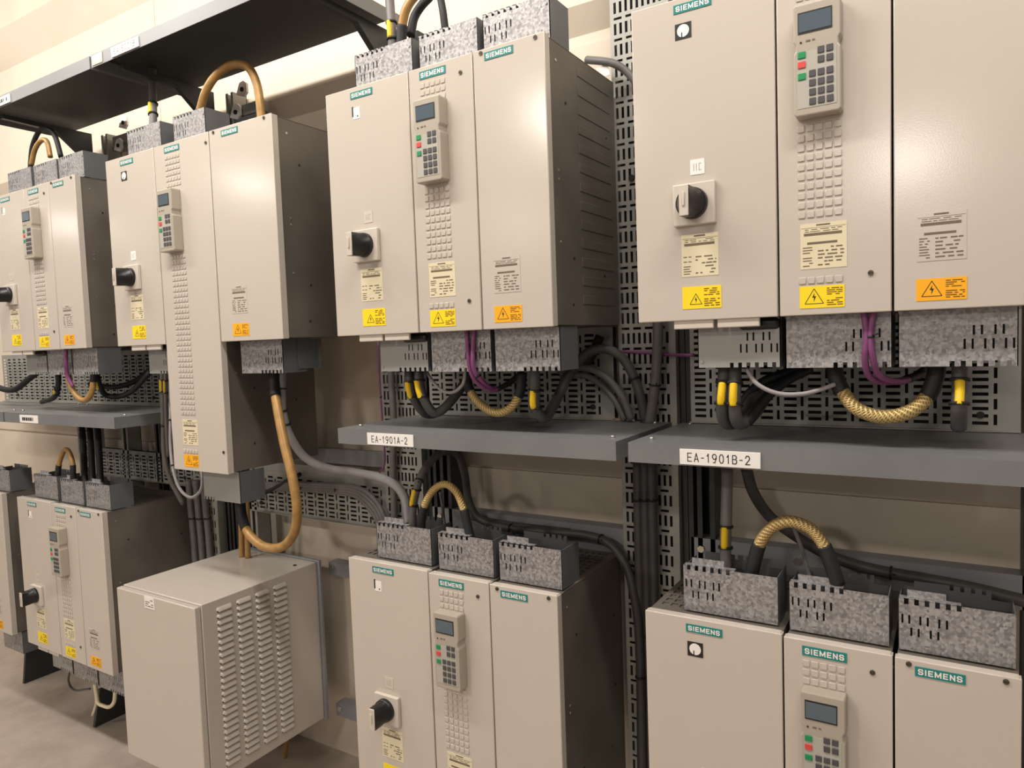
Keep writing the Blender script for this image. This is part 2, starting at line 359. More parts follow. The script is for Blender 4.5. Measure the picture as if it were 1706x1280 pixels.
def housing(par, w_, z0, z1, depth=.352, ribs=False):
    mb = MB(); e = .0035
    mb.box(e, w_ - e, .02, depth, z0 + .004, z1 - .006, DARKSIDE)
    xs = w_ - e
    rnd = random.Random(int(w_ * 1000) + int(z1 * 100))
    for (yy, zz) in ((.05, .93), (.05, .55), (.05, .52), (.09, .8), (.11, .25), (.05, .3), (.27, .2), (.1, .08), (.3, .75), (.3, .45)):
        mb.disc((xs, yy, z0 + (z1 - z0) * zz), .0032, .0012, (1, 0, 0), INK if yy > .06 else BRIGHT, 8)
    o = mb.build('housing', par)
    mb = MB()   # pierced lid
    hl = [(x, x + .012, y, y + .016) for y in [.055 + .024 * i for i in range(12)] for x in [.016 + .0185 * j for j in range(int((w_ - .03) / .0185))]]
    mb.plate(e, w_ - e, .02, depth, hl, z1 - .005, .0015, DARKSIDE, horiz=True); mb.build('pierced_lid', par)
    if ribs:
        mb = MB()
        for i in range(13):
            z = z0 + .05 + i * .042
            mb.box(w_ - e - .0005, w_ - e + .0013, .15, depth - .03, z, z + .021, DARKSIDE, .0011, 2)
        mb.build('side_rib', par)
    return o
def keypad(par, x0, z0, wd=.073, h=.183):
    d = .03; mb = MB(); x1 = x0 + wd; z1 = z0 + h; n1, n2 = z0 + h * .66, z0 + h * .56; s_ = .0035
    pts = [(x0 + .003, z0), (x1 - .003, z0), (x1, z0 + .004), (x1, n2), (x1 - s_, n2 + .006), (x1 - s_, n1 - .004), (x1, n1 + .003), (x1, z1 - .003), (x1 - .002, z1), (x0 + .002, z1), (x0, z1 - .003),
           (x0, n1 + .003), (x0 + s_, n1 - .004), (x0 + s_, n2 + .006), (x0, n2), (x0, z0 + .004)]
    mb.prism(pts, -d, -.001, KEYPAD)
    es = [e for e in mb.bm.edges if all(abs(v.co.y + d) < 1e-5 for v in e.verts)]
    bmesh.ops.bevel(mb.bm, geom=es, offset=.0022, segments=2, affect='EDGES', profile=.5)
    k = mb.build('keypad', par)
    mb = MB(); mb.box(x0 + .0055, x1 - .0065, -d - .0006, -d + .001, z0 + .012, n2 + .002, KEYFACE)
    text_bars(mb, x0 + .02, x0 + .034, z0 + h * .62, z0 + h * .68, 2, -d - .0006, SOFTINK, 3); mb.disc((x0 + .012, -d - .0004, z0 + h * .66), .0017, -.0006, (0, 1, 0), INK, 8)
    mb.build('key_foil', k)
    mb = MB(); mb.box(x0 + .0075, x1 - .0125, -d - .0009, -d + .002, z0 + h * .735, z0 + h * .925, INK); mb.box(x0 + .009, x1 - .014, -d - .0014, -d + .002, z0 + h * .75, z0 + h * .91, LCD)
    mb.build('display', k)
    def key(a, z, ww, hh, m):
        q = MB(); q.box(a, a + ww, -d - .0022, -d - .0004, z, z + hh, m, .0007, 1); q.build('key', k)
    for i, m in ((0, GREENK), (1, REDK), (2, GREENK)):
        key(x0 + .007, z0 + h * (.515 - (0, .087, .192)[i]), .0125, .011, m)
    cx = [x0 + .0235 + .0135 * j for j in range(3)]; q = 0
    for r in range(4):
        for j in range(3): key(cx[j] + .001, z0 + h * (.335 - .083 * r), .0105, .0112, DARKK)
    for r in range(2):
        for j in (1, 2): key(cx[j] + .001, z0 + h * (.53 - .083 * r), .0105, .0112, DARKK)
    return k
def rotary_switch(par, x0, x1, z0, z1):
    mb = MB(); mb.box(x0, x1, -.011, 0, z0, z1, PANEL, .0022, 2); s = mb.build('switch_plate', par)
    cx, cz = (x0 + x1) / 2 - .002, (z0 + z1) / 2 + .001
    mb = MB(); mb.disc((cx, -.011, cz), .0295, -.012, (0, 1, 0), BLACK, 32, .0285)
    n = 32; rings = []; k = mb.mi(BLACK)
    for t, yy in ((0, -.022), (.35, -.034), (.7, -.047), (.95, -.059), (1, -.0605)):
        ring = []
        for i in range(n):
            a = 2 * math.pi * (i + .5) / n; c_, s_ = math.cos(a), math.sin(a)
            q = max(abs(c_) / .0095, abs(s_) / .0275); bx, bz = c_ / q, s_ / q - .002
            rx, rz = c_ * .028, s_ * .028
            tt = t ** .8; sh = .0 if t < 1 else .0006
            ring.append(mb.bm.verts.new((cx + rx * (1 - tt) + bx * tt, yy, cz + rz * (1 - tt) + bz * tt)))
        rings.append(ring)
    for A, B_ in zip(rings[:-1], rings[1:]):
        for i in range(n):
            f = mb.bm.faces.new((A[i], A[(i + 1) % n], B_[(i + 1) % n], B_[i])); f.smooth = True; f.material_index = k
    mb.bm.faces.new(rings[-1]).material_index = k
    mb.build('knob', s)
    mb = MB(); mb.box(cx - .0088, cx + .0088, -.0635, -.0602, cz - .0295, cz + .0255, PANEL, .001, 1); mb.box(cx - .0025, cx + .0025, -.066, -.0635, cz - .012, cz + .014, PANEL, .001, 1)
    mb.build('pointer_insert', s)
    return s
def mod1(mark, tabs=True, h=.6, w_=.267):
    r = thing('drive_cabinet'); r['category'] = 'electrical cabinet'
    housing(r, w_, 0, h); cover(r, w_, 0, h)
    logo(r, .086, .157, .572, .588)
    if mark == 'dial':
        mb = MB(); mb.box(.088, .119, -.0008, 0, .524, .553, INK); mb.disc((.1035, -.0008, .539), .0115, -.0004, (0, 1, 0), WHITE, 24)
        mb.box(.1, .102, -.0016, -.0012, .528, .536, INK); mb.build('position_sticker', r)
    else:
        mb = MB(); mb.box(.091, .114, -.0006, 0, .524, .551, WHITE); mb.box(.089, .0935, -.0008, -.0001, .53, .554, INK); mb.disc((.107, -.0006, .53), .002, -.0004, (0, 1, 0), INK, 10); mb.build('position_sticker', r)
    mb = MB(); mb.box(.112, .139, -.0008, 0, .272, .3, WHITE if mark == 'dial' else PANEL)
    for a, b_, c_, d_ in ((.118, .1195, .279, .292), (.123, .1245, .279, .292), (.128, .133, .279, .2805), (.128, .1295, .28, .292), (.128, .133, .291, .2925)): mb.box(a, b_, -.001, -.0008, c_, d_, KEYFACE)
    mb.build('switch_sticker', r)
    rotary_switch(r, .08, .16, .178, .256)
    rating_plate(r, .092, .162, .083, .162, CREAM, 3, False)
    warning_label(r, .092, .166, .022, .064, LEMON, 11, True)
    mb = guard_mesh(.07, .252, .092, True); mb.build('terminal_guard', r).location = (0, 0, h)
    mb = guard_mesh(.108, .262, .092, False, GALVPLAIN); mb.build('terminal_guard', r)
    if tabs:
        for a in (.072, .156):
            mb = MB(); mb.box(a, a + .077, .004, .012, -.016, .003, PANEL, .002, 2); mb.build('hinge_tab', r)
        mb = MB(); mb.box(.188, .262, .03, .05, -.022, 0, BLACK, .008, 3); mb.build('rubber_grommet', r)
    return r
def mod2(h=.6, w_=.179):
    r = thing('drive_cabinet'); r['category'] = 'electrical cabinet'
    housing(r, w_, 0, h); cover(r, w_, 0, h)
    tall = h > .7; o = .022 if tall else 0.
    logo(r, .033 + o, .107 + o, h - .028, h - .0105)
    zs = rows_z(h - .048, h - .085) if not tall else rows_z(h - .048, h - .145)
    kz = h - .265 if not tall else h - .325
    zs += rows_z(kz - .02, .166) + [.0545]
    if tall: zs = [z for z in zs]
    embossed(r, .034 + o, 5, zs)
    keypad(r, .034 + o * .6, kz)
    rating_plate(r, .037 + o, .111 + o, .08, .158, CREAM, 21)
    warning_label(r, .035 + o, .107 + o, .012, .05, ORANGE if tall else LEMON, 31)
    screw(r, w_ - .032 if not tall else w_ - .012, h - .036 if not tall else h - .03); screw(r, w_ - .032 if not tall else w_ - .016, .066)
    if not tall:
        guard_mesh(.005, w_ - .009, .09, True).build('terminal_guard', r).location = (0, 0, h)
        guard_mesh(.003, w_ - .003, .094, False).build('terminal_guard', r)
    else:
        guard_mesh(.05, .205, .09, True).build('terminal_guard', r).location = (0, 0, h)
        mb = MB(); mb.plate(.085, .262, -.095, 0, notches(-.095, -.086, .09, 4, .014, .006), .04, .0015, GALVPLAIN)
        mb.box(.2605, .262, .04, .13, -.095, 0, GUARDSIDE); mb.box(.085, .0865, .04, .13, -.095, 0, GUARDSIDE); mb.build('terminal_guard', r)
    return r
def mod3(h=.6, w_=.179, ribs=False):
    r = thing('drive_cabinet'); r['category'] = 'electrical cabinet'
    housing(r, w_, 0, h, ribs=ribs); cover(r, w_, 0, h)
    wide = w_ > .2; o = .025 if wide else 0
    logo(r, .031 + o, .103 + o, h - .026, h - .0095)
    rating_plate(r, .034 + o, .102 + o, .078, .155, BEIGE, 41)
    warning_label(r, .033 + o, .103 + o, .0145, .05, ORANGE, 51)
    screw(r, .022, h - .008); screw(r, w_ - .022 if not wide else w_ - .03, h - .008)
    if not wide: guard_mesh(.005, w_ - .007, .09, True).build('terminal_guard', r).location = (0, 0, h)
    guard_mesh(.005 if not wide else .035, w_ - .007 if not wide else .215, .094, False).build('terminal_guard', r)
    if wide:
        mb = MB(); mb.box(.2165, .219, .09, .17, -.085, 0, GUARDSIDE); mb.box(.2, .23, .165, .168, -.085, 0, GUARDSIDE); mb.build('cable_bracket', r)
    return r
S1 = mod1('sticker'); S1D = mod1('dial'); S1L = None
S2 = mod2(); S3 = mod3(); S3R = mod3(ribs=True); T2 = mod2(.99, .267); W3 = mod3(.6, .267)
used = set()
def place(proto, x, y, z, label, group):
    o = proto if proto.name not in used else copy_tree(proto)
    used.add(proto.name); o.location = (x, y, z); o['label'] = label; o['group'] = group
    return o
G1, G2, G3 = 'switch cabinets of the drive sets', 'keypad cabinets of the drive sets', 'plain cabinets of the drive sets'
ZU, ZL = 1.30, .118
sets = [  # x0, y, z, where, left protos
    (.505, 0., ZU, 'upper set above the EA-1901A-2 shelf', S1, S3R),
    (1.306, .028, ZU, 'upper set above the EA-1901B-2 shelf', S1D, S3),
    (.479, .025, ZL, 'lower set under the EA-1901A-2 shelf', S1, S3),
    (1.306, .026, ZL, 'lower set under the EA-1901B-2 shelf', S1D, S3),
    (-1.365, .027, ZU, 'upper set at the left edge', S1, S3),
    (-1.362, .036, ZL, 'lower set left of the louvred box', S1, S3)]
for (x, y, z, wh, p1, p3) in sets:
    low = z == ZL
    place(p1, x, y, z, 'beige cabinet with black rotary switch, ' + wh, G1)
    place(S2, x + .268, y, z - (.003 if low else 0), 'narrow beige cabinet with keypad, ' + wh, G2)
    place(p3, x + .448, y, z - (.004 if low else 0), 'narrow plain beige cabinet, right of the keypad one, ' + wh, G3)
place(S1D, -.503, .004, ZU, 'beige cabinet with black rotary switch, left of the tall keypad cabinet', G1)
tag(T2, 'tall beige cabinet with keypad hanging lower than its neighbours', None); T2.location = (-.235, .004, .91)
tag(W3, 'wide plain beige cabinet with dark side, right of the tall one', None); W3.location = (.034, .004, ZU)
place(S3, -1.672, .036, ZL, 'cut-off beige cabinet at the left edge near the floor', G3)
# ------------------------------------------------------------------ shelves
def shelf(x0, x1, y0, y1, zt, h, label, name_plate=None, cut=False, arms=(), plate_x=(.108, .258), joint=None):
    r = thing('metal_shelf', (x0, y0, zt)); L_ = x1 - x0; D = y1 - y0; t = .003
    mb = MB()
    mb.prism([(0, 0), (0, -h), (.0025, -h), (.0025, -t), (D, -t), (D, 0)], 0, L_, SHELF, 'x')
    mb.prism([(.003, -t), (.003, -h), (D, -h), (D, -t)], 0, .0025, SHELF, 'x')
    mb.prism([(.003, -t), (.003, -h), (D, -h), (D, -t)], L_ - .0025, L_, SHELF, 'x')
    mb.build('shelf_panel', r)
    if arms: mb = MB(); mb.box(.004, L_ - .004, .004, D - .001, -t - .0015, -t - .0002, mat('shade_dark', srgb(44, 47, 44), .6)); mb.build('underside_shade', r)  # added sheet, its dark colour stands for the shade under the shelf
    for bx in (.03, L_ - .03):
        for by in (.055, D - .035):
            mb = MB(); mb.disc((bx, by, 0), .0055, .0045, (0, 0, 1), BRIGHT, 6); mb.build('bolt', r)
    for a in arms:
        mb = MB(); mb.prism([(.04, -h), (.04, -h - .015), (D * .62, -h - .02), (D, -h - .14), (D, -h)], a, a + .02, POST, 'x'); mb.build('support_arm', r)
    if name_plate:
        txt, pa, pb = name_plate
        mb = MB(); za, zb = -h * .93, -h * .18
        mb.box(pa, pb, -.0035, -.0002, za, zb, SIGNWHITE, .0005, 1)
        if txt:
            if txt == 'bars': text_bars(mb, pa + .02, pb - .02, za + .008, zb - .008, 1, -.0035, INK, 9, .9)
            else: lettering(mb, txt, pa + (pb - pa) * .1, pb - (pb - pa) * .12, za + (zb - za) * .2, zb - (zb - za) * .22, -.0037, INK, .1)
        mb.build('name_plate', r)
    tag(r, label, 'shelf', 'grey metal shelves over the cabinets')
    return r
shelf(.463, 1.252, .027, .37, 1.06, .04, 'grey metal shelf carrying the white EA-1901A-2 plate', ('EA-1901A-2', .106, .257))
shelf(1.279, 2.068, .027, .37, 1.06, .04, 'grey metal shelf carrying the white EA-1901B-2 plate', ('EA-1901B-2', .108, .26))
shelf(-1.388, -.597, .027, .37, 1.06, .04, 'dark grey metal shelf at the left below the leftmost upper cabinets', ('bars', .132, .272))
shelf(-2.21, -1.40, .027, .37, 1.06, .04, 'short visible end of a grey metal shelf at the left edge')
UZ, UH = 2.243, .04
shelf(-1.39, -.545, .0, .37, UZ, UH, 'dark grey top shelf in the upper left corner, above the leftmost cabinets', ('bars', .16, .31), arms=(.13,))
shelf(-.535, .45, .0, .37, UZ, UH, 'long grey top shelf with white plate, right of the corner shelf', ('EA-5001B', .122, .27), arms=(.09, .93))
# small beige sticker on the joint of the upper shelf
mb = MB(); mb.box(-.527, -.468, -.002, 0, UZ - .036, UZ - .004, BEIGE, .0004, 1)
tag(mb.build('cover_clip'), 'small beige clip on the top shelf edge left of the white plate', 'clip')
# ------------------------------------------------------------------ racks
def vperf(x0, x1, z0, z1):
    hs = []; n = int((x1 - x0 - .012) / .0145); z = z0 + .01; 
    while z < z1 - .05:
        for i in range(n): hs.append((x0 + .01 + i * .0145, x0 + .01 + i * .0145 + .0068, z, z + .027))
        k = int((x1 - x0 - .015) / .031)
        for i in range(k): hs.append((x0 + .01 + i * .031, x0 + .01 + i * .031 + .021, z + .0355, z + .0415))
        z += .051
    return hs
def swap(hs): return [(c, d, a, b) for a, b, c, d in hs]
def perforated_column(x0, x1, z0, z1, y, label):
    r = thing('cable_ladder', (x0, y, z0)); W_ = x1 - x0; H_ = z1 - z0
    mb = MB(); mb.plate(0, W_, 0, H_, vperf(0, W_, 0, H_), 0, .0018, RACKGREY); mb.build('perforated_plate', r)
    mb = MB(); mb.box(.0018, W_ - .0018, .043, .045, 0, H_, INNER); mb.build('shade_backing', r)  # near-black sheet added behind the plate to put shade in the holes
    mb = MB(); mb.box(0, .0018, .0018, .045, 0, H_, RACKGREY); mb.build('side_flange', r)
    mb = MB(); mb.box(W_ - .0018, W_, .0018, .045, 0, H_, RACKGREY); mb.build('side_flange', r)
    for z in (.3, .8, 1.29, 1.9):
        if z < H_: mb = MB(); mb.disc((W_ * .32, 0, z), .008, -.004, (0, 1, 0), INK, 14); mb.build('bolt', r)
    tag(r, label, 'cable ladder', 'vertical perforated cable ladders'); return r
def upright(x0, x1, z0, z1, y, label):
    r = thing('rack_upright', (x0, y, z0)); W_ = x1 - x0; H_ = z1 - z0; pm = RACKGREY if label.startswith('grey') else POST
    mb = MB(); mb.box(0, .003, 0, .06, 0, H_, pm); mb.box(W_ - .003, W_, 0, .06, 0, H_, pm); mb.box(0, W_, .057, .06, 0, H_, pm)
    mb.box(.003, .012, 0, .003, 0, H_, pm); mb.box(W_ - .012, W_ - .003, 0, .003, 0, H_, pm); mb.build('channel', r)
    mb = MB(); mb.box(0, W_, -.001, .08, 0, .006, pm); mb.build('foot_plate', r)
    tag(r, label, 'rack post', 'dark rack uprights'); return r
cols = [(1.112, 1.262, 'between the EA-1901A-2 and EA-1901B-2 cabinets'), (.300, .452, 'left of the EA-1901A-2 cabinets'),
        (-.700, -.565, 'behind the louvred box, left of the tall cabinet'), (-1.55, -1.41, 'at the far left behind the lower cabinets')]
for i, (a, c, wh) in enumerate(cols):
    perforated_column(a, c, FLOORZ + .002, 2.32 if i == 0 else (1.29 if i == 2 else 1.3), .38, 'grey perforated vertical plate ' + wh)
ups = [(1.266, 1.292, 2.2, 'narrow dark steel upright beside the perforated plate, under the EA-1901B-2 shelf'), (1.302, 1.345, 1.05, 'second dark upright, right of the perforated plate under the EA-1901B-2 shelf'),
       (.456, .49, 2.2, 'dark steel upright behind the EA-1901A-2 shelf'), (.505, .545, 1.05, 'second dark upright under the EA-1901A-2 shelf'),
       (-.555, -.52, 1.2, 'dark steel upright behind the tall cabinet'), (-.51, -.475, 1.2, 'middle dark upright behind the tall cabinet foot'),
       (-.465, -.435, 1.2, 'right dark upright behind the tall cabinet foot'), (-1.225, -1.18, 2.2, 'grey upright holding the corner top shelf'),
       (-.40, -.36, 2.2, 'grey upright holding the long top shelf'), (-.98, -.94, 1.02, 'dark upright under the left shelf'), (-.90, -.86, 1.02, 'second dark upright under the left shelf'), (1.957, 1.99, 2.2, 'dark upright at the right edge')]
for a, c, zt, lb in ups: upright(a, c, FLOORZ + .002, zt, .40, lb)
def hperf(x0, x1, z0, z1, y, label, lip=0.):
    r = thing('mounting_plate', (x0, y, z0)); W_ = x1 - x0; H_ = z1 - z0
    mb = MB(); mb.plate(0, W_, 0, H_, swap(vperf(0, H_, 0, W_)), 0, .0018, RACKGREY)
    mb.build('perforated_sheet', r)
    mb = MB(); mb.box(0, W_, .02, .022, 0, H_, INNER); mb.build('shade_backing', r)  # added dark backing, stands for shade seen through the slots
    mb = MB(); mb.box(0, W_, -.012, 0, -.002, .0, RACKGREY); mb.build('lower_lip', r)
    if lip: mb = MB(); mb.box(0, W_, -.002, 0, H_, H_ + lip, GALVPLAIN); mb.build('plain_edge', r)
    for a in (W_ * .1, W_ * .9): mb = MB(); mb.disc((a, 0, .03), .007, -.004, (0, 1, 0), INK, 14); mb.build('bolt', r)
    tag(r, label, 'mounting plate', 'horizontal perforated mounting plates'); return r
hperf(.50, 1.10, 1.064, 1.30, .372, 'grey perforated plate under the upper middle cabinets, above the EA-1901A-2 shelf')
hperf(1.30, 1.95, 1.064, 1.30, .372, 'grey perforated plate under the upper right cabinets, above the EA-1901B-2 shelf')
hperf(-.40, .292, .68, .835, .40, 'horizontal perforated plate between the tall cabinet and EA-1901A-2 posts', .03)
hperf(-1.40, -.72, .74, .86, .40, 'dim perforated plate behind the lower left cabinets')
mb = MB(); mb.box(-.42, .298, .395, .42, .88, .93, SHELF, .001, 1); tag(mb.build('mounting_rail'), 'plain grey rail above the perforated plate beside the tall cabinet', 'rail', 'wall rails')
def rail(x0, x1, z0, z1, y, label, bolts=()):
    r = thing('mounting_rail', (x0, y, z0)); W_, H_ = x1 - x0, z1 - z0
    mb = MB(); mb.prism([(0, 0), (0, H_), (.045, H_), (.045, H_ - .003), (.003, H_ - .003), (.003, .003), (.045, .003), (.045, 0)], 0, W_, BLUERAIL, 'x'); mb.build('rail_profile', r)
    for a in bolts: mb = MB(); mb.disc((a, 0, H_ * .62), .009, -.006, (0, 1, 0), BRIGHT, 6); mb.build('bolt', r)
    tag(r, label, 'rail', 'wall rails')
rail(.47, 1.105, .70, .77, .40, 'blue-grey rail behind the lower middle cabinets', (.03, .3))
rail(1.285, 1.97, .70, .77, .40, 'blue-grey rail behind the lower right cabinets', (.025, .25))
rail(-.04, .50, .47, .515, .44, 'short blue-grey rail, upper of two right of the louvred box', (.02,))
rail(-.04, .50, -.045, .0, .44, 'short blue-grey rail, lower of two right of the louvred box', (.02,))
# top rail ends with bright fittings behind the upper left cabinets
for (fx, fz, lb) in ((-1.056, 2.220, 'upper white steel end fitting left of the tall cabinet set'), (-1.102, 2.136, 'lower white steel end fitting left of the tall cabinet set'), (-0.309, 2.195, 'upper fitting framed by the amber loop'), (-0.351, 2.124, 'lower steel fitting under the amber loop')):
    c = Vector((fx, .40, fz)); mb = MB(); mb.prism([(c.x - .03, c.z - .012), (c.x + .012, c.z - .026), (c.x + .028, c.z - .012), (c.x + .028, c.z + .018), (c.x + .012, c.z + .03), (c.x - .01, c.z + .026)], .398, .406, WHITE)
    o = mb.build('rail_fitting')
    mb = MB(); mb.disc((c.x + .006, .397, c.z), .008, -.004, (0, 1, 0), INK, 12); mb.build('bolt', o)
    tag(o, lb, 'fitting', 'bright rail fittings')
for (x0, x1, z, lb) in ((-1.16, -.98, 2.165, 'short horizontal dark bar behind the upper left cabinets'), (-.37, -.22, 2.13, 'short horizontal bar inside the amber loop')):
    mb = MB(); mb.box(x0, x1, .41, .44, z - .02, z + .02, GALVPLAIN, .003, 2); mb.box(x0, x1, .405, .445, z - .04, z - .024, SHELF, .002, 1)
    tag(mb.build('strut_bar'), lb, 'rail', 'strut bars')
# ------------------------------------------------------------------ louvred box
LX0, LX1, LY0, LY1, LZ0, LZ1 = -.435, -.030, -.092, .375, -.022, .534
r = thing('louvred_box', (LX0, LY0, LZ0)); Wd, Dp, Ht = LX1 - LX0, LY1 - LY0, LZ1 - LZ0
mb = MB(); mb.box(0, Wd, .022, Dp, 0, Ht, BEIGE, .003, 2); mb.build('enclosure_body', r)
mb = MB(); mb.box(0, Wd, 0, .02, .002, Ht - .003, BEIGE, .003, 2); mb.build('front_panel', r)
mb = MB(); mb.box(-.012, Wd + .012, Dp, Dp + .012, -.006, Ht + .006, BLUERAIL, .002, 1); mb.build('rear_flange', r)
lou = MB()
k_ = lou.mi(BEIGE)
for c in range(4):
    y0 = .070 + c * .070; WL = .056
    for i in range(25):
        z = .040 + i * .0199; n = 10; top, mid, bot = [], [], []
        for k in range(n + 1):
            t = k / n; yy = y0 + WL * t; e_ = min(1., min(t, 1 - t) / .1) ** .5
            top.append(lou.bm.verts.new((Wd + .0002, yy, z + .0075 + .0055 * e_)))
            mid.append(lou.bm.verts.new((Wd + .0055 * e_ + .0002, yy, z + .0075 + .002 * e_)))
            bot.append(lou.bm.verts.new((Wd + .0075 * e_ + .0002, yy, z + .0005 + .004 * (1 - e_))))
        for j in range(n):
            for A, B_ in ((top, mid), (mid, bot)):
                f = lou.bm.faces.new((A[j], A[j + 1], B_[j + 1], B_[j])); f.material_index = k_; f.smooth = True
        lou.box(Wd - .001, Wd + .0005, y0 + .003, y0 + WL - .003, z - .002, z + .004, INNER)
tag(lou.build('louvre_panel', r), 'four columns of pressed louvres')
mb = MB(); mb.box(.155, .205, -.0012, .0, Ht - .042, Ht - .006, WHITE); text_bars(mb, .16, .2, Ht - .038, Ht - .012, 4, -.0012, SOFTINK, 2); mb.build('paper_sticker', r)
mb = MB(); mb.disc((Wd - .04, Dp - .06, Ht), .006, .002, (0, 0, 1), INK, 12); mb.build('top_screw', r)
tag(r, 'beige box with louvred side on the wall between the cabinet sets', 'enclosure')
# ------------------------------------------------------------------ cables
def spline(P, n=7):
    out = []
    Q = [P[0] * 2 - P[1]] + P + [P[-1] * 2 - P[-2]]
    for i in range(1, len(Q) - 2):
        a, b_, c, d = Q[i - 1], Q[i], Q[i + 1], Q[i + 2]
        for k in range(n):
            t = k / n; out.append(.5 * ((2 * b_) + (c - a) * t + (2 * a - 5 * b_ + 4 * c - d) * t * t + (3 * b_ - a - 3 * c + d) * t ** 3))
    out.append(P[-1]); return out
def cut(pts, f0, f1):
    L_ = [0.]
    for i in range(1, len(pts)): L_.append(L_[-1] + (pts[i] - pts[i - 1]).length)
    T = L_[-1]; a, b_ = f0 * T, f1 * T
    def P(s):
        for i in range(1, len(pts)):
            if L_[i] >= s: return pts[i - 1].lerp(pts[i], (s - L_[i - 1]) / max(1e-9, L_[i] - L_[i - 1]))
        return pts[-1]
    return [P(a)] + [p for p, l in zip(pts, L_) if a + 1e-4 < l < b_ - 1e-4] + [P(b_)]
def length(pts): return sum((pts[i] - pts[i - 1]).length for i in range(1, len(pts)))
def cable(label, pix, rad, m, sleeves=(), tags=(), ties=(), group=None, name='cable'):
    P = [Vector(p) for p in pix]; S = spline(P); org = S[0].copy(); S = [p - org for p in S]; T = length(S)
    parts = bool(sleeves or tags or ties)
    r = thing(name, org) if parts else None
    mb = MB(); mb.tube(S, rad, m); o = mb.build('sheath' if parts else name, r, None if parts else org)
    for (f0, f1) in sleeves: mb = MB(); mb.tube(cut(S, f0, f1), rad * 1.16, RUBBER); mb.build('end_sleeve', r)
    for f in tags:
        h = .021 / T; c = cut(S, max(0, f - h), min(1, f + h)); off = Vector((0, -rad * .75, 0)); mb = MB()
        c = [p + off for p in c]
        mb.tube(c, rad * .62, YELLOW, 8); mb.build('marker_tag', r)
        for e in (0, -1):
            q = c[e] - off; d = (c[1] - c[0]).normalized() * .0025; mb = MB(); mb.tube([q - d, q + d], rad * 1.28, INK, 12); mb.build('cable_tie', r)
    for f in ties:
        h = .002 / T; c = cut(S, max(0, f - h), min(1, f + h)); mb = MB(); mb.tube([c[0], c[-1]], rad * 1.22, INK, 12)
        mb.tube([c[0], c[0] + Vector((.012, -rad * 1.3 - .004, .003))], .0016, INK, 6); mb.build('cable_tie', r)
    tag(r or o, label, 'cable', group); return r or o
GA, GB, GC = 'braided gold cables', 'grey power cables', 'purple bus cables'
# --- below the upper middle set
cable('braided gold loop with black sleeves under the upper middle cabinets', [(0.830, 0.110, 1.213), (0.828, 0.110, 1.172), (0.849, 0.105, 1.140), (0.883, 0.100, 1.115), (0.921, 0.100, 1.104), (0.958, 0.100, 1.118), (0.979, 0.105, 1.151), (0.985, 0.110, 1.200)], 0.0105, GOLD, sleeves=((0, 0.22), (0.8, 1)), group=GA)
cable('left of two black cables with yellow tag under the upper middle switch cabinet', [(0.662, 0.090, 1.234), (0.671, 0.080, 1.174), (0.669, 0.100, 1.129), (0.674, 0.140, 1.091), (0.699, 0.180, 1.103), (0.722, 0.240, 1.162), (0.752, 0.280, 1.225)], 0.012, CABDARK, tags=(0.2,), group=GB)
cable('right of two black cables with yellow tag under the upper middle switch cabinet', [(0.697, 0.085, 1.234), (0.706, 0.075, 1.174), (0.717, 0.080, 1.131), (0.730, 0.100, 1.100), (0.754, 0.130, 1.121), (0.771, 0.200, 1.189), (0.766, 0.260, 1.241)], 0.012, CABDARK, tags=(0.2,), group=GB)
cable('thin light grey wire looping under the upper middle keypad cabinet', [(0.675, 0.120, 1.233), (0.731, 0.090, 1.185), (0.769, 0.080, 1.159), (0.800, 0.080, 1.153), (0.826, 0.080, 1.165), (0.841, 0.080, 1.191), (0.876, 0.040, 1.288)], 0.0042, CABLIGHT)
cable('left purple cable hanging below the upper middle cabinets', [(0.885, 0.034, 1.309), (0.889, 0.030, 1.261), (0.890, 0.035, 1.212), (0.898, 0.050, 1.179), (0.912, 0.090, 1.158), (0.930, 0.130, 1.171), (0.951, 0.160, 1.195)], 0.0052, PURPLE, sleeves=((0.72, 1),), group=GC)
cable('right purple cable hanging below the upper middle cabinets', [(0.907, 0.034, 1.308), (0.904, 0.030, 1.260), (0.903, 0.030, 1.216), (0.907, 0.050, 1.187), (0.913, 0.100, 1.161), (0.932, 0.140, 1.173), (0.952, 0.170, 1.197)], 0.0052, PURPLE, sleeves=((0.75, 1),), ties=(0.42,), group=GC)
cable('thick dark cable with yellow tag rising in an arch from the EA-1901A-2 shelf', [(1.037, 0.080, 1.215), (1.035, 0.080, 1.161), (1.030, 0.090, 1.119), (1.035, 0.120, 1.093), (1.036, 0.170, 1.122), (1.040, 0.230, 1.178), (1.061, 0.280, 1.229), (1.098, 0.310, 1.246), (1.139, 0.330, 1.225), (1.168, 0.340, 1.174), (1.183, 0.345, 1.119), (1.190, 0.350, 1.066)], 0.0122, CABDARK, tags=(0.12,), ties=(0.83,), group=GB)
cable('grey cable curving down behind the arched one onto the EA-1901A-2 shelf', [(0.963, 0.330, 1.191), (1.038, 0.335, 1.199), (1.094, 0.340, 1.171), (1.133, 0.345, 1.123), (1.155, 0.350, 1.065)], 0.0095, CABGREY, group=GB)
cable('inner grey cable curving down behind the arched one', [(0.965, 0.340, 1.171), (1.024, 0.345, 1.179), (1.072, 0.350, 1.155), (1.111, 0.352, 1.113), (1.133, 0.355, 1.064)], 0.0085, CABGREY, group=GB)
cable('black hose at the back right of the upper middle cabinets', [(1.076, 0.350, 1.278), (1.045, 0.340, 1.217), (0.993, 0.340, 1.203)], 0.012, RUBBER)
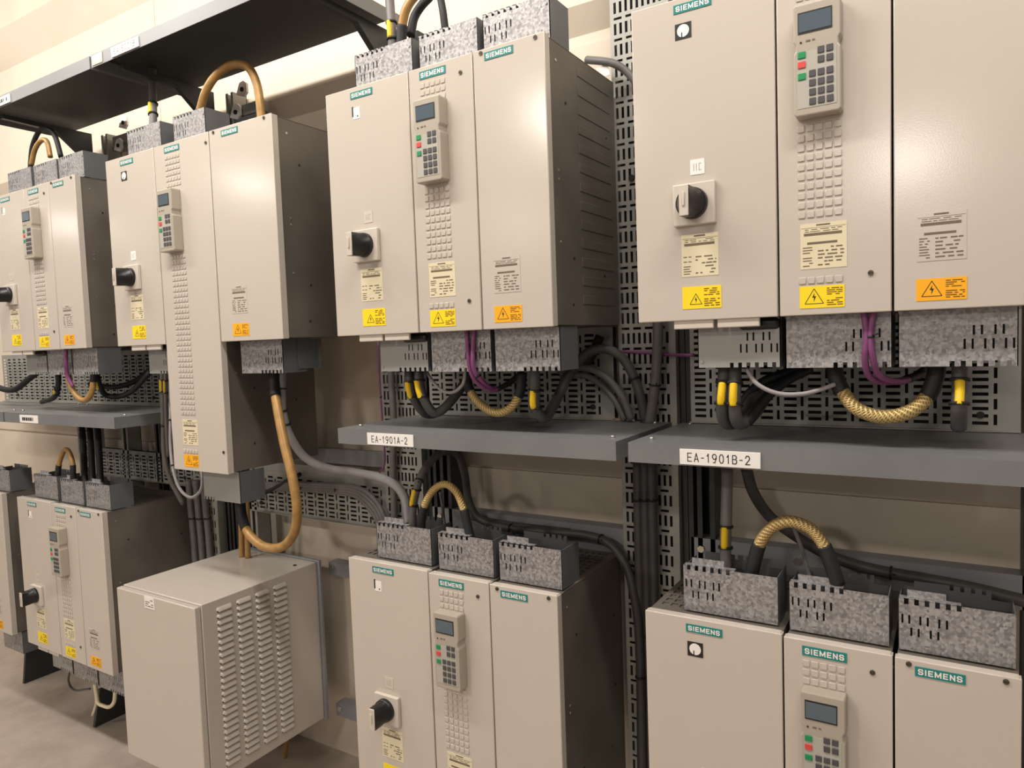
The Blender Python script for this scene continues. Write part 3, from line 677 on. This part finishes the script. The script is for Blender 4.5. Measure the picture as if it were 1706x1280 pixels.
cable('vertical grey cable in front of the perforated plate beside the upper right cabinets', [(1.237, 0.330, 2.02), (1.237, 0.330, 1.7), (1.237, 0.330, 1.330), (1.230, 0.335, 1.215), (1.222, 0.335, 1.142), (1.206, 0.340, 1.060)], 0.0125, CABGREY, ties=(0.9,), group=GB)
cable('thin purple wire crossing the perforated plate to the upper right cabinets', [(1.129, 0.360, 1.236), (1.199, 0.360, 1.232), (1.239, 0.355, 1.227), (1.323, 0.330, 1.225)], 0.004, PURPLE)
cable('dark vertical hose before the perforated plate left of the upper middle cabinets', [(0.372, 0.350, 1.228), (0.370, 0.350, 1.154), (0.373, 0.350, 1.042), (0.353, 0.360, 0.890), (0.347, 0.360, 0.718)], 0.0105, CABGREY, group=GB)
cable('thin purple wire down the left side of the upper middle perforated plate', [(0.324, 0.350, 1.284), (0.323, 0.350, 1.154), (0.326, 0.350, 1.041), (0.319, 0.360, 0.907), (0.289, 0.360, 0.866)], 0.003, PURPLE, ties=(0.4,))
# --- below the upper right set
cable('braided gold loop with black sleeves under the upper right cabinets', [(1.650, 0.120, 1.217), (1.656, 0.115, 1.184), (1.668, 0.110, 1.157), (1.692, 0.100, 1.129), (1.732, 0.100, 1.116), (1.774, 0.100, 1.126), (1.801, 0.110, 1.153), (1.812, 0.115, 1.184), (1.816, 0.120, 1.215)], 0.0125, GOLD, sleeves=((0, 0.21), (0.77, 1)), group=GA)
cable('left dark cable with yellow tag under the upper right switch cabinet', [(1.455, 0.110, 1.221), (1.455, 0.095, 1.174), (1.453, 0.090, 1.139), (1.452, 0.110, 1.097), (1.468, 0.150, 1.097), (1.495, 0.200, 1.144), (1.541, 0.260, 1.182)], 0.0125, CABDARK, tags=(0.2,), group=GB)
cable('right dark cable with yellow tag under the upper right switch cabinet', [(1.474, 0.110, 1.220), (1.478, 0.090, 1.175), (1.478, 0.085, 1.137), (1.481, 0.100, 1.097), (1.499, 0.150, 1.110), (1.525, 0.220, 1.163), (1.563, 0.270, 1.190)], 0.0125, CABDARK, tags=(0.2,), group=GB)
cable('topmost of three black hoses behind the tagged cables of the upper right set', [(1.453, 0.200, 1.104), (1.475, 0.200, 1.142), (1.511, 0.200, 1.173), (1.560, 0.220, 1.192)], 0.01, RUBBER, group='black hoses right')
cable('lowest of three black hoses behind the tagged cables of the upper right set', [(1.493, 0.120, 1.095), (1.519, 0.160, 1.140), (1.552, 0.200, 1.173), (1.591, 0.240, 1.195)], 0.01, RUBBER, group='black hoses right')
cable('thin grey wire swinging towards the gold loop of the upper right set', [(1.500, 0.090, 1.204), (1.523, 0.080, 1.175), (1.559, 0.080, 1.158), (1.601, 0.080, 1.157), (1.630, 0.090, 1.164), (1.656, 0.100, 1.174)], 0.0042, CABLIGHT)
cable('left purple cable hanging below the upper right cabinets', [(1.707, 0.055, 1.310), (1.712, 0.050, 1.260), (1.709, 0.055, 1.219), (1.715, 0.080, 1.187), (1.740, 0.120, 1.176), (1.776, 0.170, 1.183), (1.798, 0.200, 1.198)], 0.0055, PURPLE, sleeves=((0.78, 1),), group=GC)
cable('right purple cable hanging below the upper right cabinets', [(1.724, 0.055, 1.309), (1.718, 0.050, 1.260), (1.722, 0.055, 1.219), (1.730, 0.080, 1.190), (1.759, 0.120, 1.177), (1.794, 0.180, 1.188)], 0.0055, PURPLE, sleeves=((0.82, 1),), ties=(0.2,), group=GC)
cable('dark stub cable with yellow tag under the right plain cabinet of the upper right set', [(1.848, 0.110, 1.215), (1.848, 0.100, 1.164), (1.847, 0.090, 1.135), (1.847, 0.120, 1.099)], 0.0125, CABDARK, tags=(0.42,), group=GB)
# --- below the tall set
cable('long amber loop hanging from the wide cabinet to the foot of the tall one', [(0.143, 0.100, 1.242), (0.149, 0.090, 1.172), (0.181, 0.070, 1.104), (0.226, 0.050, 1.004), (0.265, 0.040, 0.905), (0.275, 0.040, 0.821), (0.246, 0.050, 0.750), (0.180, 0.060, 0.699), (0.088, 0.070, 0.685), (0.002, 0.085, 0.710), (-0.047, 0.100, 0.757), (-0.063, 0.110, 0.820)], 0.0135, GOLDPLAIN, sleeves=((0, 0.12), (0.88, 1)), group=GA)
cable('light grey cable with yellow tag sweeping from the wide cabinet to the lower middle set', [(0.151, 0.120, 1.241), (0.155, 0.110, 1.153), (0.153, 0.110, 1.090), (0.155, 0.130, 1.016), (0.161, 0.180, 0.942), (0.211, 0.220, 0.905), (0.294, 0.250, 0.892), (0.390, 0.250, 0.884), (0.485, 0.220, 0.871), (0.562, 0.170, 0.845), (0.603, 0.130, 0.792)], 0.013, CABLIGHT, tags=(0.2,), ties=(0.1,), group=GB)
cable('upper cable of the tied bundle beside the tall cabinet', [(-0.279, 0.375, 0.789), (-0.090, 0.375, 0.804), (0.090, 0.370, 0.814), (0.190, 0.365, 0.815), (0.263, 0.360, 0.787), (0.310, 0.355, 0.735), (0.325, 0.350, 0.661)], 0.0072, CABGREY, group='tied grey bundle')
cable('second cable of the tied bundle beside the tall cabinet', [(-0.280, 0.375, 0.783), (-0.091, 0.375, 0.796), (0.089, 0.370, 0.806), (0.189, 0.365, 0.804), (0.262, 0.360, 0.769), (0.303, 0.355, 0.720), (0.315, 0.350, 0.659)], 0.0072, CABGREY, group='tied grey bundle')
cable('third cable of the tied bundle beside the tall cabinet', [(-0.280, 0.375, 0.777), (-0.091, 0.375, 0.789), (0.089, 0.370, 0.797), (0.189, 0.365, 0.793), (0.261, 0.360, 0.752), (0.295, 0.355, 0.706), (0.304, 0.350, 0.658)], 0.0072, CABGREY, ties=(0.3, 0.56), group='tied grey bundle')
cable('lowest cable of the tied bundle beside the tall cabinet', [(-0.281, 0.375, 0.771), (-0.092, 0.375, 0.781), (0.088, 0.370, 0.789), (0.188, 0.365, 0.782), (0.260, 0.360, 0.734), (0.287, 0.355, 0.692), (0.294, 0.350, 0.657)], 0.0072, CABGREY, group='tied grey bundle')
cable('black hose crossing behind the foot of the tall cabinet', [(-0.349, 0.360, 0.722), (-0.226, 0.370, 0.775), (-0.093, 0.380, 0.836)], 0.007, RUBBER)
cable('left of three vertical grey cables rising behind the louvred box', [(-0.707, 0.360, 0.774), (-0.703, 0.360, 0.655), (-0.696, 0.360, 0.536), (-0.696, 0.360, 0.392)], 0.0125, CABGREY, ties=(0.4,), group='vertical grey trio')
cable('middle of three vertical grey cables rising behind the louvred box', [(-0.660, 0.360, 0.777), (-0.657, 0.360, 0.659), (-0.650, 0.360, 0.541), (-0.649, 0.360, 0.398)], 0.0125, CABGREY, ties=(0.4,), group='vertical grey trio')
cable('right of three vertical grey cables rising behind the louvred box', [(-0.611, 0.360, 0.781), (-0.608, 0.360, 0.664), (-0.601, 0.360, 0.547), (-0.600, 0.360, 0.406)], 0.0125, CABGREY, ties=(0.4,), group='vertical grey trio')
cable('white grey wire looping beside the tall cabinet', [(-0.450, 0.150, 1.208), (-0.384, 0.100, 1.089), (-0.366, 0.080, 0.972), (-0.327, 0.060, 0.888), (-0.298, 0.060, 0.830), (-0.258, 0.070, 0.804), (-0.235, 0.090, 0.824), (-0.235, 0.100, 0.867), (-0.276, 0.120, 0.910)], 0.005, CABLIGHT, ties=(0.3, 0.55))
cable('grey hose with yellow tags running down left of the tall cabinet', [(-0.510, 0.160, 1.249), (-0.516, 0.160, 1.165), (-0.542, 0.170, 1.036), (-0.582, 0.190, 0.902), (-0.602, 0.220, 0.807), (-0.597, 0.260, 0.710)], 0.0085, CABGREY, tags=(0.16,), ties=(0.42,), group=GB)
cable('second narrow hose with yellow tag left of the tall cabinet', [(-0.441, 0.130, 1.250), (-0.450, 0.130, 1.168), (-0.476, 0.140, 1.042), (-0.544, 0.180, 0.906)], 0.006, CABGREY, tags=(0.25,), group=GB)
cable('left amber cable standing behind the black sleeve over the louvred box', [(-0.315, 0.300, 0.749), (-0.322, 0.300, 0.640), (-0.328, 0.300, 0.530)], 0.01, GOLDPLAIN, group='short amber cables')
cable('right amber cable standing behind the black sleeve over the louvred box', [(-0.282, 0.300, 0.752), (-0.289, 0.300, 0.643), (-0.295, 0.300, 0.534)], 0.01, GOLDPLAIN, group='short amber cables')
# --- top of the lower middle set
cable('braided gold arch with black sleeves on the lower middle cabinets', [(0.679, 0.090, 0.771), (0.680, 0.090, 0.818), (0.694, 0.090, 0.863), (0.723, 0.090, 0.904), (0.762, 0.090, 0.922), (0.795, 0.090, 0.905), (0.815, 0.090, 0.865), (0.824, 0.090, 0.830), (0.834, 0.090, 0.789)], 0.0095, GOLD, sleeves=((0, 0.26), (0.78, 1)), group=GA)
cable('dark cable with yellow tag rising left of the gold arch of the lower middle set', [(0.620, 0.120, 0.764), (0.628, 0.120, 0.837), (0.633, 0.130, 0.884), (0.631, 0.160, 0.926), (0.624, 0.220, 0.957), (0.628, 0.280, 0.981)], 0.0105, CABGREY, tags=(0.35,), ties=(0.5,), group=GB)
cable('black cable leaving under the EA-1901A-2 shelf along the lower rail', [(0.597, 0.300, 0.965), (0.626, 0.330, 0.953), (0.634, 0.350, 0.892), (0.638, 0.360, 0.811), (0.672, 0.365, 0.760), (0.771, 0.370, 0.743), (0.907, 0.370, 0.747), (1.007, 0.370, 0.750), (1.080, 0.360, 0.739), (1.128, 0.350, 0.694), (1.152, 0.340, 0.631), (1.164, 0.340, 0.532), (1.166, 0.340, 0.376), (1.164, 0.340, 0.154)], 0.0115, CABDARK, ties=(0.28, 0.5, 0.8), group=GB)
cable('second black cable along the lower rail under the EA-1901A-2 shelf', [(0.628, 0.385, 0.756), (0.762, 0.385, 0.749), (0.954, 0.385, 0.750)], 0.009, CABDARK, group=GB)
cable('left of three vertical cables before the perforated plate below the shelves', [(1.176, 0.330, 0.964), (1.168, 0.345, 0.839), (1.165, 0.350, 0.684), (1.161, 0.355, 0.447), (1.154, 0.360, 0.140)], 0.0115, CABDARK, ties=(0.12, 0.55), group='vertical dark trio')
cable('middle of three vertical cables before the perforated plate below the shelves', [(1.195, 0.330, 0.965), (1.187, 0.345, 0.841), (1.185, 0.350, 0.687), (1.180, 0.355, 0.451), (1.174, 0.360, 0.146)], 0.0115, CABDARK, ties=(0.12, 0.55), group='vertical dark trio')
cable('right of three vertical cables before the perforated plate below the shelves', [(1.213, 0.330, 0.966), (1.206, 0.345, 0.843), (1.204, 0.350, 0.689), (1.199, 0.355, 0.455), (1.193, 0.360, 0.152)], 0.0115, CABDARK, ties=(0.12, 0.55), group='vertical dark trio')
cable('thin grey wire rising behind the gold arch of the lower middle set', [(0.580, 0.300, 0.845), (0.588, 0.300, 0.793), (0.671, 0.200, 0.766)], 0.004, CABGREY)
# --- top of the lower right set
cable('upright grey cable with yellow tag on the lower right switch cabinet', [(1.446, 0.120, 0.780), (1.445, 0.125, 0.853), (1.444, 0.140, 0.912), (1.439, 0.170, 0.993)], 0.0115, CABGREY, tags=(0.36,), group=GB)
cable('braided gold arch with black sleeves on the lower right cabinets', [(1.502, 0.090, 0.791), (1.510, 0.090, 0.828), (1.521, 0.090, 0.865), (1.544, 0.085, 0.899), (1.577, 0.080, 0.916), (1.611, 0.085, 0.906), (1.633, 0.090, 0.879), (1.646, 0.090, 0.847), (1.659, 0.090, 0.804)], 0.0115, GOLD, sleeves=((0, 0.24), (0.76, 1)), group=GA)
cable('dark cable swinging from under the EA-1901B-2 shelf to the right edge', [(1.446, 0.300, 0.971), (1.458, 0.310, 0.916), (1.486, 0.330, 0.862), (1.533, 0.350, 0.819), (1.605, 0.365, 0.776), (1.688, 0.370, 0.755), (1.789, 0.370, 0.748), (1.873, 0.365, 0.743), (1.969, 0.350, 0.734)], 0.0125, CABDARK, ties=(0.62,), group=GB)
cable('thin grey wire slanting down behind the gold arch of the lower right set', [(1.545, 0.300, 0.846), (1.575, 0.220, 0.825), (1.607, 0.120, 0.798)], 0.004, CABLIGHT)
# --- top of the tall set and upper middle set
cable('big amber loop over the tall cabinet below the top shelf', [(-0.159, 0.100, 1.963), (-0.126, 0.100, 2.024), (-0.095, 0.100, 2.068), (-0.053, 0.110, 2.108), (0.009, 0.120, 2.125), (0.063, 0.130, 2.109), (0.086, 0.140, 2.058), (0.096, 0.140, 1.987), (0.096, 0.140, 1.926)], 0.0125, GOLDPLAIN, sleeves=((0, 0.12),), group=GA)
cable('upright grey cable with yellow tag on the switch cabinet of the tall set', [(-0.382, 0.100, 1.985), (-0.404, 0.120, 2.081), (-0.446, 0.150, 2.175), (-0.486, 0.180, 2.252)], 0.0125, CABGREY, tags=(0.32,), group=GB)
cable('upright grey cable with yellow tag on the upper middle switch cabinet', [(0.655, 0.090, 1.994), (0.655, 0.090, 2.053), (0.644, 0.100, 2.117), (0.635, 0.110, 2.181)], 0.0115, CABGREY, tags=(0.3,), group=GB)
cable('amber arch cut by the top edge above the upper middle cabinets', [(0.683, 0.090, 2.009), (0.688, 0.090, 2.051), (0.703, 0.090, 2.090), (0.727, 0.100, 2.120), (0.755, 0.110, 2.127)], 0.011, GOLDPLAIN, sleeves=((0, 0.3),), group=GA)
cable('dark cable arch inside the amber arch above the upper middle cabinets', [(0.689, 0.120, 2.040), (0.694, 0.130, 2.085), (0.711, 0.140, 2.114), (0.731, 0.150, 2.134)], 0.011, RUBBER, group='dark stubs middle top')
cable('short dark sleeve at the top edge of the upper middle keypad cabinet', [(0.818, 0.090, 2.011), (0.813, 0.090, 2.057), (0.799, 0.100, 2.100)], 0.009, RUBBER, group='dark stubs middle top')
cable('grey cable disappearing behind the upper right cabinets at their top', [(1.065, 0.340, 1.962), (1.105, 0.330, 1.947), (1.140, 0.330, 1.933), (1.166, 0.340, 1.913), (1.192, 0.350, 1.879)], 0.0095, CABGREY)
mb = MB(); mb.prism([(1.092, 1.932), (1.124, 1.936), (1.130, 1.910), (1.116, 1.908)], .33, .331, WHITE)
tag(mb.build('paper_tag'), 'white paper tag on the grey cable behind the upper middle cabinets', 'tag')
cable('dark outer arch on the leftmost upper cabinets', [(-1.195, 0.100, 1.994), (-1.163, 0.100, 2.080), (-1.101, 0.100, 2.129), (-1.039, 0.100, 2.124), (-1.011, 0.110, 2.093), (-0.980, 0.110, 2.013)], 0.009, RUBBER, group=GB)
cable('small amber arch on the leftmost upper cabinets', [(-1.161, 0.090, 2.009), (-1.126, 0.090, 2.060), (-1.077, 0.090, 2.085), (-1.033, 0.090, 2.075), (-1.016, 0.090, 2.015)], 0.009, GOLDPLAIN, group=GA)
# --- below the leftmost upper set
cable('dull gold loop under the leftmost upper cabinets', [(-0.986, 0.080, 1.238), (-0.974, 0.080, 1.170), (-0.933, 0.080, 1.125), (-0.880, 0.080, 1.110), (-0.841, 0.085, 1.137), (-0.827, 0.090, 1.192), (-0.835, 0.100, 1.246)], 0.0105, GOLDPLAIN, sleeves=((0.8, 1),), group=GA)
cable('purple cable hanging over the dull gold loop at the left', [(-0.933, 0.055, 1.309), (-0.930, 0.050, 1.261), (-0.950, 0.060, 1.205), (-0.934, 0.070, 1.160)], 0.007, PURPLE, group=GC)
cable('black cable with yellow tag left of the dull gold loop', [(-1.091, 0.100, 1.249), (-1.103, 0.100, 1.168), (-1.227, 0.140, 1.112), (-1.457, 0.200, 1.084)], 0.01, RUBBER, tags=(0.3,), group=GB)
cable('black cable with yellow tag right of the dull gold loop', [(-0.862, 0.120, 1.234), (-0.850, 0.120, 1.167), (-0.869, 0.160, 1.119), (-0.797, 0.200, 1.128), (-0.719, 0.240, 1.204)], 0.01, RUBBER, tags=(0.2,), group=GB)
cable('upper dark hose running towards the tall cabinet at the left', [(-1.066, 0.200, 1.161), (-0.933, 0.220, 1.148), (-0.838, 0.250, 1.170), (-0.763, 0.280, 1.221)], 0.01, RUBBER, group='left dark hoses')
cable('dark hoses in the corner above the left shelf', [(-1.941, 0.200, 1.159), (-1.715, 0.200, 1.133), (-1.589, 0.220, 1.185), (-1.516, 0.250, 1.235)], 0.013, RUBBER, group='left dark hoses')
# --- top and bottom of the lower left set
cable('dull gold arch on the lower left cabinets', [(-1.141, 0.090, 0.792), (-1.123, 0.090, 0.852), (-1.079, 0.090, 0.909), (-1.043, 0.090, 0.911), (-1.019, 0.090, 0.866), (-1.024, 0.090, 0.801)], 0.009, GOLDPLAIN, sleeves=((0, 0.22), (0.8, 1)), group=GA)
cable('left of three dark cables dropping onto the lower left cabinets', [(-1.150, 0.200, 1.003), (-1.072, 0.160, 0.903), (-1.000, 0.120, 0.769)], 0.0115, RUBBER, group='left dark trio')
cable('middle of three dark cables dropping onto the lower left cabinets', [(-1.092, 0.200, 1.005), (-1.015, 0.160, 0.906), (-0.944, 0.120, 0.773)], 0.0115, RUBBER, group='left dark trio')
cable('right of three dark cables dropping onto the lower left cabinets', [(-1.034, 0.200, 1.007), (-0.959, 0.160, 0.909), (-0.889, 0.120, 0.778)], 0.0115, RUBBER, group='left dark trio')
cable('cream loop under the lower left cabinets near the floor', [(-0.995, 0.100, -0.001), (-0.988, 0.100, -0.048), (-0.979, 0.100, -0.074), (-0.945, 0.100, -0.076), (-0.902, 0.100, -0.070), (-0.866, 0.100, -0.042), (-0.852, 0.100, 0.004)], 0.007, CREAM)
cable('pale wire hanging to the floor below the lower left cabinets', [(-1.030, 0.120, -0.042), (-1.037, 0.120, -0.098), (-1.091, 0.130, -0.166)], 0.005, CREAM)
cable('thin dark wire with loose end under the lower left cabinets', [(-1.170, 0.100, 0.028), (-1.175, 0.090, -0.026), (-1.155, 0.100, -0.063), (-1.013, 0.090, -0.020)], 0.004, CABDARK)
cable('cream wires at the foot of the wall right of the louvred box', [(-0.230, 0.380, -0.118), (-0.250, 0.380, -0.203), (-0.278, 0.380, -0.304)], 0.008, GOLDPLAIN)
for (x0, y0, zt, lb) in ((-1.135, .15, -.09, 'black steel foot on the floor below the lower left cabinets'), (-1.835, .2, .02, 'black steel foot on the floor at the left edge')):
    mb = MB(); mb.prism([(y0, FLOORZ + .001), (y0 + .03, zt), (.46, zt), (.46, FLOORZ + .001)], x0, x0 + .015, POST, 'x'); tag(mb.build('steel_plinth'), lb, 'rack foot', 'rack feet')
hperf(-2.2, -.78, 1.064, 1.29, .372, 'dim perforated plate above the left shelf, behind its cables')
